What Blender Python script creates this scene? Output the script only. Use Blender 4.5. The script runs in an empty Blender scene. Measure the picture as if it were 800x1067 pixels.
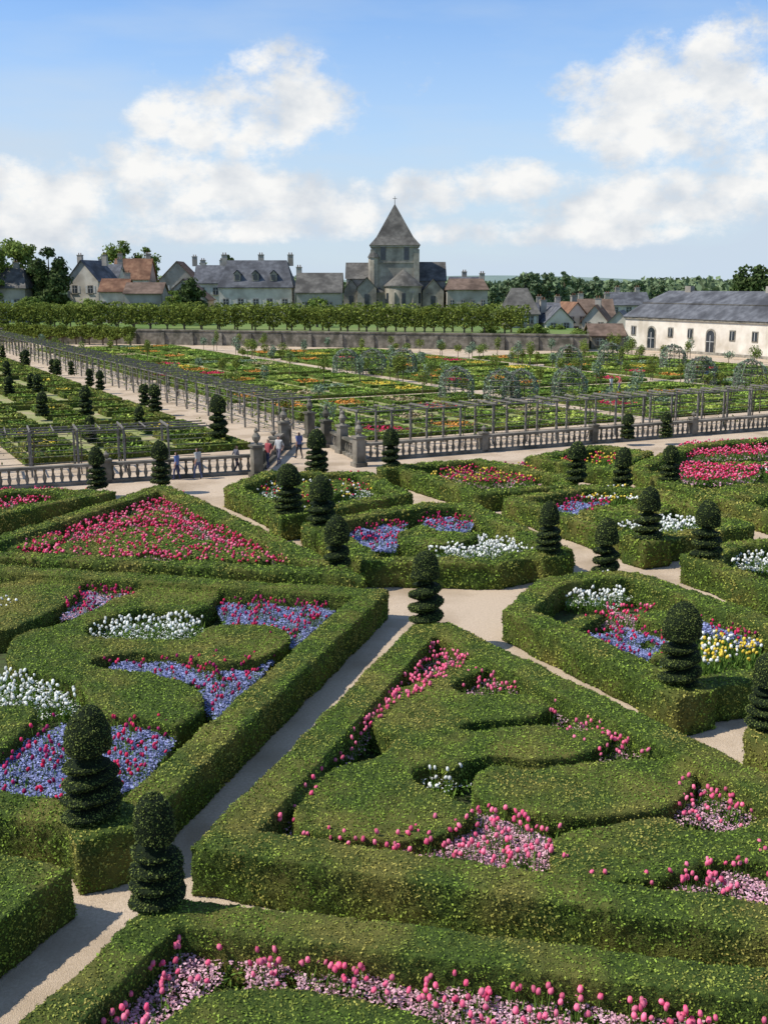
import bpy, bmesh, math, random
import numpy as np
from mathutils import Vector, Matrix, noise
from mathutils.geometry import tessellate_polygon
random.seed(7); rng=np.random.default_rng(7)
scene=bpy.context.scene
F=1126.0; CH=10.0; HY=296.0
PIT=math.atan((533.5-HY)/F); SP,CP=math.sin(PIT),math.cos(PIT)
def ray(px,py):
    x=(px-400)/F; y=-(py-533.5)/F
    return Vector((x, CP+y*SP, -SP+y*CP))
def G(px,py,z=0.0):
    d=ray(px,py); t=(z-CH)/d.z
    return Vector((d.x*t,d.y*t,z))
def atD(px,py,Y):
    d=ray(px,py); t=Y/d.y
    return Vector((d.x*t,Y,CH+d.z*t))
U=Vector((-.47,.883,0)).normalized(); V=Vector((.883,.47,0)).normalized()
GA=math.atan2(V.y,V.x)
# ---------------- materials
def newmat(name):
    m=bpy.data.materials.new(name); m.use_nodes=True
    nt=m.node_tree; b=nt.nodes['Principled BSDF']; return m,nt,b
def noisy(name,c1,c2,scale=3,rough=.9,bump=0.0,bscale=None,c3=None,scale3=.4,island=0.0,spec=.15,trans=0.0,det=3):
    m,nt,b=newmat(name); N=nt.nodes; L=nt.links
    geo=N.new('ShaderNodeNewGeometry')
    n1=N.new('ShaderNodeTexNoise'); n1.inputs['Scale'].default_value=scale; n1.inputs['Detail'].default_value=det
    L.new(geo.outputs['Position'],n1.inputs['Vector'])
    r=N.new('ShaderNodeValToRGB'); r.color_ramp.elements[0].position=.35; r.color_ramp.elements[1].position=.65
    r.color_ramp.elements[0].color=(*c1,1); r.color_ramp.elements[1].color=(*c2,1)
    L.new(n1.outputs['Fac'],r.inputs['Fac']); col=r.outputs['Color']
    if c3:
        n3=N.new('ShaderNodeTexNoise'); n3.inputs['Scale'].default_value=scale3; n3.inputs['Detail'].default_value=det
        L.new(geo.outputs['Position'],n3.inputs['Vector'])
        r3=N.new('ShaderNodeValToRGB'); r3.color_ramp.elements[0].position=.46; r3.color_ramp.elements[1].position=.66
        L.new(n3.outputs['Fac'],r3.inputs['Fac'])
        mx=N.new('ShaderNodeMixRGB'); L.new(r3.outputs['Color'],mx.inputs['Fac']); L.new(col,mx.inputs['Color1']); mx.inputs['Color2'].default_value=(*c3,1)
        col=mx.outputs['Color']
    if island>0:
        h=N.new('ShaderNodeHueSaturation'); mr=N.new('ShaderNodeMapRange')
        mr.inputs['To Min'].default_value=1-island; mr.inputs['To Max'].default_value=1+island
        L.new(geo.outputs['Random Per Island'],mr.inputs['Value']); L.new(mr.outputs['Result'],h.inputs['Value'])
        L.new(col,h.inputs['Color']); col=h.outputs['Color']
    L.new(col,b.inputs['Base Color']); b.inputs['Roughness'].default_value=rough
    b.inputs['Specular IOR Level'].default_value=spec
    if bump>0:
        nb=N.new('ShaderNodeTexNoise'); nb.inputs['Scale'].default_value=bscale or scale*4; nb.inputs['Detail'].default_value=det
        L.new(geo.outputs['Position'],nb.inputs['Vector'])
        bp=N.new('ShaderNodeBump'); bp.inputs['Strength'].default_value=bump; bp.inputs['Distance'].default_value=.05
        L.new(nb.outputs['Fac'],bp.inputs['Height']); L.new(bp.outputs['Normal'],b.inputs['Normal'])
    if trans>0:
        tr=N.new('ShaderNodeBsdfTranslucent'); L.new(col,tr.inputs['Color'])
        ms=N.new('ShaderNodeMixShader'); ms.inputs['Fac'].default_value=trans
        out=N['Material Output']; L.new(b.outputs['BSDF'],ms.inputs[1]); L.new(tr.outputs['BSDF'],ms.inputs[2]); L.new(ms.outputs['Shader'],out.inputs['Surface'])
    return m
M={}
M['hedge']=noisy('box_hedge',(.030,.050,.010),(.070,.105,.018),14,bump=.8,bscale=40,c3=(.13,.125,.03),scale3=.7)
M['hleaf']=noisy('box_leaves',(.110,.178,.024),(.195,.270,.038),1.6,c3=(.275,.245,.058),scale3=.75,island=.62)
M['topi']=noisy('yew_core_groove_shade',(.007,.012,.005),(.014,.024,.007),14,bump=.8,bscale=40)  # near-black body under the leaves; groove shade painted into its colour
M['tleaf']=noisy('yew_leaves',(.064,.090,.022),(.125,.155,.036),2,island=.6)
M['gravel']=noisy('gravel_path',(.48,.375,.265),(.60,.48,.35),18,bump=.6,bscale=45,c3=(.38,.29,.195),scale3=.45,det=6)
M['soil']=noisy('bed_soil',(.05,.05,.025),(.07,.10,.03),6,bump=.5,bscale=20)
M['lawn']=noisy('plot_ground',(.20,.24,.07),(.28,.29,.11),1.2,c3=(.38,.31,.19),scale3=.5,bump=.3)
M['grass']=noisy('grass_field',(.10,.17,.04),(.16,.22,.06),.05,c3=(.2,.22,.08),scale3=.01)
M['stone']=noisy('weathered_stone',(.24,.215,.17),(.36,.325,.26),2.5,bump=.4,c3=(.15,.14,.115),scale3=.9)
M['church']=noisy('church_limestone',(.28,.25,.195),(.40,.36,.285),.9,bump=.4,c3=(.18,.16,.13),scale3=.3)
M['stoned']=noisy('dark_stone',(.14,.125,.10),(.25,.225,.18),1.5,bump=.4,c3=(.085,.08,.06),scale3=.7)
M['wood']=noisy('grey_wood',(.13,.12,.10),(.22,.205,.18),8,bump=.2)
M['bark']=noisy('bark',(.09,.07,.05),(.14,.115,.085),6,bump=.4)
M['render_w']=noisy('lime_render',(.50,.455,.38),(.62,.57,.48),.8,bump=.1,c3=(.38,.34,.28),scale3=.35)
M['render_o']=noisy('pale_render',(.64,.58,.49),(.73,.67,.57),.8,bump=.1,c3=(.50,.44,.35),scale3=.35)
M['render_g']=noisy('grey_render',(.30,.275,.235),(.42,.385,.33),.8,bump=.1,c3=(.24,.215,.175),scale3=.4)
M['glass']=noisy('window_glass',(.02,.025,.03),(.04,.05,.06),1,rough=.15,spec=.6)
M['door']=noisy('painted_door',(.10,.07,.05),(.14,.10,.07),3)
M['shut']=noisy('shutters',(.42,.42,.40),(.50,.49,.46),3)
def roofmat(name,c1,c2,sc=6):
    m=noisy(name,c1,c2,1.2,bump=.2,rough=.8,c3=tuple(a*.65 for a in c1),scale3=.35,spec=.2)
    nt=m.node_tree; N=nt.nodes; L=nt.links
    b=N['Principled BSDF']; geo=N.new('ShaderNodeNewGeometry')
    sep=N.new('ShaderNodeSeparateXYZ'); L.new(geo.outputs['Position'],sep.inputs[0])
    mm=N.new('ShaderNodeMath'); mm.operation='MULTIPLY'; mm.inputs[1].default_value=sc; L.new(sep.outputs['Z'],mm.inputs[0])
    fr=N.new('ShaderNodeMath'); fr.operation='FRACT'; L.new(mm.outputs[0],fr.inputs[0])
    bp=N.new('ShaderNodeBump'); bp.inputs['Strength'].default_value=.5; bp.inputs['Distance'].default_value=.04
    L.new(fr.outputs[0],bp.inputs['Height']); L.new(bp.outputs['Normal'],b.inputs['Normal'])
    return m
M['slate']=roofmat('slate_roof',(.085,.088,.097),(.145,.15,.162))
M['slate2']=roofmat('weathered_slate_roof',(.10,.094,.083),(.165,.155,.135))
M['tile']=roofmat('clay_tile_roof',(.17,.085,.05),(.26,.145,.085))
M['tileb']=roofmat('brown_tile_roof',(.13,.09,.065),(.20,.14,.105))
def fl(n,c1,c2): return noisy(n,c1,c2,5,island=.3,rough=.6,trans=.25,det=1)
M['t_pink']=fl('tulip_pink',(.80,.11,.23),(.90,.26,.38))
M['t_red']=fl('tulip_red',(.55,.02,.07),(.72,.05,.15))
M['t_purple']=fl('tulip_dark',(.30,.015,.09),(.42,.03,.14))
M['t_white']=fl('tulip_white',(.80,.80,.73),(.88,.88,.82))
M['t_yellow']=fl('tulip_yellow',(.76,.55,.05),(.84,.66,.12))
M['t_orange']=fl('orange_flowers',(.66,.25,.05),(.76,.36,.08))
M['u_pink']=fl('small_pink_flowers',(.70,.38,.46),(.82,.54,.60))
M['u_blue']=fl('forget_me_nots',(.25,.28,.52),(.38,.42,.65))
M['u_white']=fl('small_white_flowers',(.74,.76,.70),(.84,.84,.8))
M['u_green']=noisy('young_leaves',(.10,.19,.03),(.17,.28,.05),3,island=.4,trans=.2,det=1)
M['u_lime']=noisy('lettuce_leaves',(.32,.40,.065),(.42,.50,.11),.4,island=.35,trans=.15,det=1)
M['u_bluegreen']=noisy('cabbage_leaves',(.15,.21,.13),(.22,.29,.18),.6,island=.35,det=1)
M['u_mid']=noisy('vegetable_leaves',(.18,.29,.045),(.27,.38,.07),.3,island=.4,trans=.15,det=1)
M['u_dry']=noisy('dry_stalks',(.34,.27,.15),(.44,.36,.22),.6,island=.3,det=1)
M['tree_l']=noisy('light_foliage',(.13,.19,.038),(.22,.28,.065),.35,island=.5,trans=.25,det=1)
M['tree_d']=noisy('dark_foliage',(.045,.072,.022),(.085,.12,.038),.35,island=.5,trans=.15,det=1)
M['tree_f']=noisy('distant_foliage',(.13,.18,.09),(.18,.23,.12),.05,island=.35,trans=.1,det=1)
M['lime']=noisy('lime_foliage',(.13,.17,.03),(.21,.255,.05),.5,island=.5,trans=.25,det=1)
# ---------------- mesh helpers
def empty(name,loc=(0,0,0)):
    e=bpy.data.objects.new(name,None); scene.collection.objects.link(e); e.location=loc
    e.empty_display_size=.3
    return e
def link(name,me,parent=None):
    o=bpy.data.objects.new(name,me); scene.collection.objects.link(o)
    if parent:
        o.parent=parent; o.matrix_parent_inverse=Matrix.Translation(-Vector(parent.location))
    return o
def np_mesh(name,Vt,Fc,mats,parent=None,midx=None,smooth=False):
    me=bpy.data.meshes.new(name); n=len(Vt); m,k=Fc.shape
    me.vertices.add(n); me.vertices.foreach_set('co',np.ascontiguousarray(Vt,dtype=np.float32).ravel())
    me.loops.add(m*k); me.loops.foreach_set('vertex_index',np.ascontiguousarray(Fc,dtype=np.int32).ravel())
    me.polygons.add(m); me.polygons.foreach_set('loop_start',np.arange(0,m*k,k,dtype=np.int32))
    for q in mats: me.materials.append(q)
    if midx is not None: me.polygons.foreach_set('material_index',np.asarray(midx,dtype=np.int32))
    if smooth: me.polygons.foreach_set('use_smooth',np.ones(m,dtype=bool))
    me.update(calc_edges=True)
    return link(name,me,parent)
def quads(C,Nrm,size,flat=.8,aspect=.6):
    n=len(C); Nn=Nrm+rng.normal(0,flat,(n,3)); Nn/=np.linalg.norm(Nn,axis=1)[:,None]+1e-9
    R=rng.normal(0,1,(n,3)); A=np.cross(Nn,R); A/=np.linalg.norm(A,axis=1)[:,None]+1e-9; B=np.cross(Nn,A)
    s=(size*rng.uniform(.6,1.3,n))[:,None]
    Vt=np.stack([C-A*s,C-B*s*aspect,C+A*s,C+B*s*aspect],1).reshape(-1,3)
    return Vt,np.arange(n*4).reshape(-1,4)
def leafcloud(name,C,Nrm,size,mat,parent,flat=.8,aspect=.6):
    if len(C)==0: return
    Vt,Fc=quads(C,Nrm,size,flat,aspect); return np_mesh(name,Vt,Fc,[mat],parent)
def tri_sample(me,density,zmin=.03):
    me.calc_loop_triangles(); nt=len(me.loop_triangles)
    T=np.empty(nt*3,dtype=np.int32); me.loop_triangles.foreach_get('vertices',T); T=T.reshape(-1,3)
    co=np.empty(len(me.vertices)*3,dtype=np.float32); me.vertices.foreach_get('co',co); co=co.reshape(-1,3)
    a,b,c=co[T[:,0]],co[T[:,1]],co[T[:,2]]
    nr=np.cross(b-a,c-a); ar=np.linalg.norm(nr,axis=1)/2; nr/=(2*ar[:,None]+1e-12)
    ok=(nr[:,2]>-.6)|((a[:,2])>zmin+.3); ar=ar*ok
    n=int(ar.sum()*density)
    idx=rng.choice(nt,n,p=ar/ar.sum())
    r1=np.sqrt(rng.random(n)); r2=rng.random(n)
    P=(1-r1)[:,None]*a[idx]+(r1*(1-r2))[:,None]*b[idx]+(r1*r2)[:,None]*c[idx]
    return P,nr[idx]
class MB:
    def __init__(s): s.v=[]; s.f=[]; s.m=[]
    def box(s,c,h,rot=0,mi=0,taper=1):
        i=len(s.v); cr,sr=math.cos(rot),math.sin(rot)
        for z in(-1,1):
            k=taper if z>0 else 1
            for x,y in((-1,-1),(1,-1),(1,1),(-1,1)):
                X,Y=x*h[0]*k,y*h[1]*k
                s.v.append((c[0]+X*cr-Y*sr,c[1]+X*sr+Y*cr,c[2]+z*h[2]))
        for q in((0,3,2,1),(4,5,6,7),(0,1,5,4),(1,2,6,5),(2,3,7,6),(3,0,4,7)):
            s.f.append([i+a for a in q]); s.m.append(mi)
    def prism(s,poly,z0,z1,mi=0):
        i=len(s.v); n=len(poly)
        ar=sum(poly[k][0]*poly[(k+1)%n][1]-poly[(k+1)%n][0]*poly[k][1] for k in range(n))
        if ar<0: poly=poly[::-1]
        for z in(z0,z1):
            for p in poly: s.v.append((p[0],p[1],z))
        s.f.append([i+k for k in range(n)][::-1]); s.f.append([i+n+k for k in range(n)])
        for k in range(n): s.f.append([i+k,i+(k+1)%n,i+n+(k+1)%n,i+n+k])
        s.m+= [mi]*(n+2)
    def ring(s,out,inn,z0,z1):
        n=len(out); i=len(s.v)
        ar=sum(out[k][0]*out[(k+1)%n][1]-out[(k+1)%n][0]*out[k][1] for k in range(n))
        if ar<0: out=out[::-1]; inn=inn[::-1]
        for pl,z in((out,z0),(inn,z0),(out,z1),(inn,z1)):
            for p in pl: s.v.append((p[0],p[1],z))
        for k in range(n):
            j=(k+1)%n
            s.f+= [[i+2*n+k,i+2*n+j,i+3*n+j,i+3*n+k],[i+k,i+n+k,i+n+j,i+j],
                   [i+k,i+j,i+2*n+j,i+2*n+k],[i+n+j,i+n+k,i+3*n+k,i+3*n+j]]
            s.m+=[0]*4
    def cyl(s,p0,p1,r0,r1,n=6,mi=0):
        p0=Vector(p0);p1=Vector(p1); d=(p1-p0).normalized(); a=d.orthogonal().normalized(); b=d.cross(a); i=len(s.v)
        for p,r in((p0,r0),(p1,r1)):
            for k in range(n):
                t=2*math.pi*k/n; q=p+a*r*math.cos(t)+b*r*math.sin(t); s.v.append(tuple(q))
        for k in range(n): j=(k+1)%n; s.f.append([i+k,i+j,i+n+j,i+n+k]); s.m.append(mi)
        s.f.append([i+k for k in range(n)][::-1]); s.f.append([i+n+k for k in range(n)]); s.m+=[mi,mi]
    def lathe(s,prof,c,n=8,mi=0,a0=0,a1=2*math.pi):
        full=abs(a1-a0-2*math.pi)<1e-6; i=len(s.v); m=n if full else n+1
        for r,z in prof:
            for k in range(m):
                t=a0+(a1-a0)*k/n; s.v.append((c[0]+r*math.cos(t),c[1]+r*math.sin(t),c[2]+z))
        for q in range(len(prof)-1):
            for k in range(n):
                j=(k+1)%m; s.f.append([i+q*m+k,i+q*m+j,i+(q+1)*m+j,i+(q+1)*m+k]); s.m.append(mi)
    def face(s,pts,mi=0):
        i=len(s.v); s.v+= [tuple(p) for p in pts]; s.f.append([i+k for k in range(len(pts))]); s.m.append(mi)
    def build(s,name,mats,parent=None,smooth=False):
        me=bpy.data.meshes.new(name); me.from_pydata(s.v,[],s.f)
        for q in mats: me.materials.append(q)
        me.polygons.foreach_set('material_index',np.array(s.m,dtype=np.int32))
        if smooth: me.polygons.foreach_set('use_smooth',np.ones(len(s.f),dtype=bool))
        me.update(); return link(name,me,parent)
def catmull(pts,sub=6):
    n=len(pts); out=[]
    for i in range(n):
        p0,p1,p2,p3=[Vector(pts[(i+k)%n]) for k in(-1,0,1,2)]
        for k in range(sub):
            t=k/sub
            out.append(.5*((2*p1)+(-p0+p2)*t+(2*p0-5*p1+4*p2-p3)*t*t+(-p0+3*p1-3*p2+p3)*t**3))
    return out
def inset(poly,w):
    n=len(poly); P=[Vector((p[0],p[1])) for p in poly]
    ar=sum(P[k].x*P[(k+1)%n].y-P[(k+1)%n].x*P[k].y for k in range(n)); sg=1 if ar>0 else -1
    out=[]
    for i in range(n):
        a,b,c=P[i-1],P[i],P[(i+1)%n]
        d1=(b-a).normalized(); d2=(c-b).normalized()
        n1=Vector((-d1.y,d1.x))*sg; n2=Vector((-d2.y,d2.x))*sg
        bis=(n1+n2); L=bis.length; bis/=L; k=w/max(.35,bis.dot(n1)); out.append(b+bis*k)
    return out
def remeshed(mb,voxel,amp=.03,name='hedge'):
    o=mb.build(name,[M['hedge']]); md=o.modifiers.new('r','REMESH'); md.mode='VOXEL'; md.voxel_size=voxel
    dg=bpy.context.evaluated_depsgraph_get(); me=bpy.data.meshes.new_from_object(o.evaluated_get(dg))
    bpy.data.objects.remove(o)
    n=len(me.vertices); co=np.empty(n*3,dtype=np.float32); me.vertices.foreach_get('co',co); co=co.reshape(-1,3)
    nm=np.empty(n*3,dtype=np.float32); me.vertices.foreach_get('normal',nm); nm=nm.reshape(-1,3)
    d=np.array([noise.noise((x*1.3,y*1.3,z*1.3))*1.5+noise.noise((x*6,y*6,z*6))*.9 for x,y,z in co.tolist()])
    co=co+nm*(d*amp)[:,None]
    me.vertices.foreach_set('co',co.astype(np.float32).ravel())
    me.polygons.foreach_set('use_smooth',np.ones(len(me.polygons),dtype=bool)); me.update()
    return me
def gp(poly,z): return [G(p[0],p[1],z) for p in poly]
def parterre(name,outer=None,shapes=(),boxes=(),H=.9,HI=.70,w=.82,voxel=.07,ls=.03,dens=420,solid=False,soil=True,gap=.09):
    e=empty(name,(0,0,0)); mb=MB(); cen=None
    if outer:
        O=gp(outer,H); cen=sum(O,Vector())/len(O); e.location=(cen.x,cen.y,0)
        if solid: mb.prism([tuple(p) for p in O],0,H)
        else:
            I=inset(O,w); mb.ring([Vector((p.x,p.y)) for p in O],I,0,H)
        if soil and not solid:
            s=MB(); I2=inset(O,w*.5); s.face([(p.x,p.y,.03) for p in I2]); s.build('soil',[M['soil']],e)
    for sh in shapes:
        pts=gp(sh,HI); pts=catmull([(p.x,p.y,0) for p in pts],5); pts=inset(pts,gap) if gap else pts; mb.prism([(p[0],p[1]) for p in pts],0,HI)
    for (bx,by,s,hh) in boxes:
        p=G(bx,by,hh); mb.box((p.x,p.y,hh/2),(s/2,s/2,hh/2),GA)
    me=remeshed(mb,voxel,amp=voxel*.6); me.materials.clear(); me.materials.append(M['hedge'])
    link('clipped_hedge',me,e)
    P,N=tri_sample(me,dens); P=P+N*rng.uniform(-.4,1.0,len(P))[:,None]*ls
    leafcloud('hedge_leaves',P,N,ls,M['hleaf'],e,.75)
    return e
def poly_sample(pts,dens):
    T=tessellate_polygon([pts]); A=[]
    for t in T:
        a,b,c=[pts[i] for i in t]; A.append(((b-a).cross(c-a)).length/2)
    tot=sum(A); n=max(1,int(tot*dens)); idx=rng.choice(len(T),n,p=np.array(A)/tot)
    r1=np.sqrt(rng.random(n)); r2=rng.random(n); Q=np.array([[list(pts[i]) for i in t] for t in T])
    q=Q[idx]; return (1-r1)[:,None]*q[:,0]+(r1*(1-r2))[:,None]*q[:,1]+(r1*r2)[:,None]*q[:,2]
def tulip_tpl():
    mb=MB(); h=.48
    mb.lathe([(.010,h),(.032,h+.020),(.037,h+.050),(.024,h+.090),(.004,h+.085)],(0,0,0),6,0)
    mb.lathe([(.008,0),(.006,h)],(0,0,0),3,1)
    for a in(0,2.2,4.1):
        c,s=math.cos(a),math.sin(a); mb.face([(.01*c,.01*s,0),(.09*c-.02*s,.09*s+.02*c,.2),(.14*c,.14*s,.38),(.09*c+.02*s,.09*s-.02*c,.2)],1)
    return mb
TT=tulip_tpl(); TV=np.array(TT.v); TFq=np.array([f for f in TT.f if len(f)==4]); TM=np.array(TT.m)
def tulips(name,Pts,mats,parent,zb=.0,sc=1.0):
    n=len(Pts)
    if n==0: return
    a=rng.uniform(0,6.28,n); s=sc*rng.uniform(.8,1.2,n); hz=rng.uniform(.8,1.15,n)
    c,si=np.cos(a)[:,None],np.sin(a)[:,None]
    tl=rng.normal(0,.14,(n,2))
    X=(TV[:,0]*c-TV[:,1]*si)*s[:,None]+Pts[:,0:1]+tl[:,0:1]*TV[:,2]**1.5
    Y=(TV[:,0]*si+TV[:,1]*c)*s[:,None]+Pts[:,1:2]+tl[:,1:2]*TV[:,2]**1.5
    Z=TV[:,2]*hz[:,None]+zb+np.zeros_like(X)
    Vt=np.stack([X,Y,Z],2).reshape(-1,3)
    Fc=(TFq[None]+(np.arange(n)*len(TV))[:,None,None]).reshape(-1,4)
    k=len(mats)-1; ch=rng.integers(0,k,n)
    mi=np.where(TM[None,:]==0,ch[:,None],k).ravel()
    np_mesh(name,Vt,Fc,list(mats),parent,mi)
def flowerbed(poly,tm,um,td=20,ud=450,us=.022,gs=.05,tz=.5,sc=1.0,scaleup=1.0,zt=.12,uz=.34):
    pts=[Vector((p.x,p.y,0)) for p in gp(poly,tz)]
    cen=sum(pts,Vector())/len(pts); e=empty('tulip_bed',(cen.x,cen.y,0))
    if td>0:
        P=poly_sample(pts,td*1.3); keep=np.array([noise.noise((x*1.1,y*1.1,3))>-.36 for x,y,z in P.tolist()]); P=P[keep]; tulips('tulips',P,[M[t] for t in tm]+[M['u_green']],e,zb=zt,sc=sc)
    P=poly_sample(pts,320/scaleup); P[:,2]=rng.uniform(.04,uz+.02,len(P)); leafcloud('low_leaves',P,np.tile([0,0,1.],(len(P),1)),gs*scaleup**.5,M['u_green'],e,1.0,.35)
    if um:
        for k,uu in enumerate(um):
            P=poly_sample(pts,ud*1.2/len(um))
            P[:,2]=uz+.05*np.sin(P[:,0]*5+P[:,1]*3)+rng.uniform(-.06,.07,len(P))
            keep=np.array([noise.noise((x*1.6,y*1.6,0))+.35*noise.noise((x*5,y*5,0))>-.4 for x,y,z in P.tolist()]); P=P[keep]
            leafcloud('small_flowers',P,np.tile([0,0,1.],(len(P),1)),us,M[uu],e,.5,.9)
    return e
def topiary(px,yt,yb,wpx,zb=.9):
    B=G(px,yb,zb); T=atD(px,yt,B.y); h=T.z-zb; R=wpx/2/F*(B.y*CP+(CH-zb)*SP)*1.08
    topiary_w(B.x,B.y,zb,h,R)
def topiary_w(x,y,zb,h,R):
    e=empty('spiral_topiary',(x,y,zb)); dist=math.hypot(y,x)
    near=dist<30; nz,ns=(110,28) if dist<60 else (44,14)
    ph=random.uniform(0,6.28); co=[]
    dome=random.uniform(.42,.50); turns=random.choice([3,3,4])
    sp=1-dome; hd=random.uniform(.86,1.0); G_=[]
    for i in range(nz+1):
        t=i/nz
        for k in range(ns):
            th=2*math.pi*k/ns
            if t<sp:
                q=t/sp; base=R*(1.04-.16*q)*min(1,.6+q*6)
                c=abs(math.sin(math.pi*turns*q-th/2+ph)); g=.16+.84*c**.62
                if q>.9: g=min(g,.40+.2*(1-(q-.9)*10))
                r=base*g
            else:
                q=(t-sp)/(1-sp); g=1; r=R*.86*hd*min(1,(.40+q*5))*math.sqrt(max(0,1-max(0,(q-.25)/.75)**2.1))
            nn=noise.noise((x+r*math.cos(th)*3,y+r*math.sin(th)*3,t*h*3))
            r=r*(1+.13*nn); G_.append(g)
            zo=.05*math.sin(th+ph)*min(1,t*8)*R
            co.append((x+r*math.cos(th),y+r*math.sin(th),zb-.05+t*(h+.05)+zo))
    f=[]
    for i in range(nz):
        for k in range(ns): f.append((i*ns+k,i*ns+(k+1)%ns,(i+1)*ns+(k+1)%ns,(i+1)*ns+k))
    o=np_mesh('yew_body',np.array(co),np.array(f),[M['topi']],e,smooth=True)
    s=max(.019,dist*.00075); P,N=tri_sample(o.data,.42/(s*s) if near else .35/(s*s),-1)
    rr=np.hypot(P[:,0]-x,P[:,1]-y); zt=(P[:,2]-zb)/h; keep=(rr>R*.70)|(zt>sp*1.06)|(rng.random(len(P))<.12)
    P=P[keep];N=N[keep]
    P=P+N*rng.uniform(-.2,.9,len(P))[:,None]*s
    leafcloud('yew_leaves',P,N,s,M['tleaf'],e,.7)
# ================= GROUND
g=MB(); g.face([(-4000,-300,0),(4000,-300,0),(4000,6000,0),(-4000,6000,0)]); g.build('ground',[M['grass']])
g=MB(); g.face([(-60,-20,.004),(60,-20,.004),(75,130,.004),(42,168,.004),(-70,196,.004),(-150,218,.004),(-150,60,.004)]); g.build('gravel_path',[M['gravel']])
# ================= NEAR PARTERRES
parterre('parterre_hedge',[(199,883),(432,648),(466,648),(800,806),(1000,905),(1060,1014),(800,972)],
 shapes=[
 [(381,750),(388,728),(430,708),(470,691),(500,687),(510,696),(478,710),(480,718),(510,722),(556,722),(577,736),(552,748),(500,752),(455,764),(425,768),(395,762)],
 [(304,858),(312,826),(345,798),(392,784),(410,770),(440,757),(500,757),(570,752),(605,758),(636,758),(634,776),(598,788),(560,792),(520,788),(490,792),(478,799),(442,797),(436,812),(470,828),(500,840),(474,866),(420,876),(350,872)],
 [(490,806),(520,795),(560,798),(620,791),(690,788),(724,799),(724,822),(694,842),(630,850),(560,848),(498,834)],
 [(568,884),(583,866),(640,854),(694,848),(716,858),(760,860),(800,846),(860,856),(880,880),(840,905),(760,896),(700,914),(630,918),(578,910)],
 ],voxel=.06,ls=.024,dens=680)
parterre('parterre_hedge',[(165,932),(400,960),(800,1010),(1100,1050),(1300,1400),(-130,1250),(20,1067)],
 shapes=[[(150,1090),(170,1056),(220,1029),(300,1023),(400,1040),(470,1068),(480,1110),(300,1160)]],voxel=.06,ls=.022,dens=720,w=.72)
parterre('box_hedge',[(-200,850),(77,903),(0,960),(-120,1050)],solid=True,voxel=.06,ls=.024,dens=680)
parterre('parterre_hedge',[(-300,568),(0,588),(406,614),(136,868),(0,848),(-300,805)],
 shapes=[
 [(-20,614),(40,601),(86,604),(78,622),(45,642),(0,658),(-40,650)],
 [(56,650),(100,632),(150,611),(215,607),(230,621),(205,636),(150,634),(108,645),(92,657),(112,663),(195,663),(215,652),(260,648),(300,655),(304,668),(277,683),(230,691),(180,682),(130,680),(98,688),(118,695),(165,701),(208,714),(214,738),(187,756),(150,749),(95,742),(88,726),(78,712),(50,703),(16,694),(4,680),(12,664),(34,654)],
 [(-40,740),(0,735),(34,732),(40,746),(0,784),(-40,788)]],
 boxes=[(108,853,1.15,1.0)],voxel=.065,ls=.026,dens=580)
parterre('parterre_hedge',[(-60,577),(162,506),(178,506),(383,601)],
 shapes=[[(50,574),(85,560),(120,551),(165,548),(195,554),(212,563),(250,568),(285,582),(240,583),(190,579),(165,572),(135,577),(100,577)],
 [(118,545),(145,532),(174,532),(186,544),(150,541)],[(-10,572),(50,556),(70,558),(45,570)]],voxel=.10,ls=.042,dens=230,HI=.66)
parterre('parterre_hedge',[(-120,560),(122,512),(50,508),(-120,514)],voxel=.10,ls=.045,dens=200,w=.85)
parterre('parterre_hedge',[(232,508),(275,491),(385,491),(430,514),(345,531),(300,538)],shapes=[[(300,508),(330,500),(370,504),(350,516),(312,520)]],boxes=[(301,534,1.3,1.0)],voxel=.11,ls=.05,dens=170,w=.85)
parterre('parterre_hedge',[(314,544),(440,524),(495,524),(597,572),(520,588),(378,585)],shapes=[[(412,558),(435,546),(460,552),(505,556),(470,567),(430,568)]],boxes=[(335,548,1.2,1.0),(571,575,1.2,1.0),(351,598,1.2,.5)],voxel=.10,ls=.045,dens=200,w=.85)
parterre('parterre_hedge',[(400,485),(500,477),(602,497),(592,507),(497,514)],shapes=[[(480,497),(510,492),(530,496),(512,501)]],voxel=.12,ls=.05,dens=170,boxes=[(407,486,1.2,1.0)],w=.8,HI=.6)
parterre('parterre_hedge',[(522,519),(610,505),(700,511),(786,547),(672,566)],shapes=[[(600,532),(640,525),(700,530),(650,542)],[(660,520),(690,517),(710,526),(690,530)]],voxel=.11,ls=.05,dens=180,boxes=[(674,560,1.3,1.0)],w=.8,HI=.62)
parterre('parterre_hedge',[(523,636),(560,603),(610,596),(665,595),(800,642),(930,690),(705,722)],shapes=[[(660,642),(690,634),(716,642),(704,660),(694,684),(674,684),(704,657)],[(575,655),(600,642),(635,638),(612,652),(600,664)]],boxes=[(707,712,1.3,1.0)],voxel=.075,ls=.032,dens=380)
parterre('parterre_hedge',[(710,581),(760,563),(920,556),(960,620),(800,613)],voxel=.09,ls=.04,dens=240,boxes=[(735,580,1.2,1.0)])
parterre('parterre_hedge',[(690,503),(655,485),(715,462),(900,448),(1000,540),(800,535)],shapes=[[(715,513),(780,503),(850,505),(800,519)],[(705,488),(760,481),(820,483),(770,488)]],voxel=.12,ls=.05,dens=160,HI=.6)
parterre('parterre_hedge',[(545,476),(620,463),(680,470),(640,490)],voxel=.12,ls=.05,dens=160,w=.8)
parterre('box_hedge',[(775,758),(800,745),(860,760),(820,790)],solid=True,voxel=.07,ls=.032,dens=400)
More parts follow.
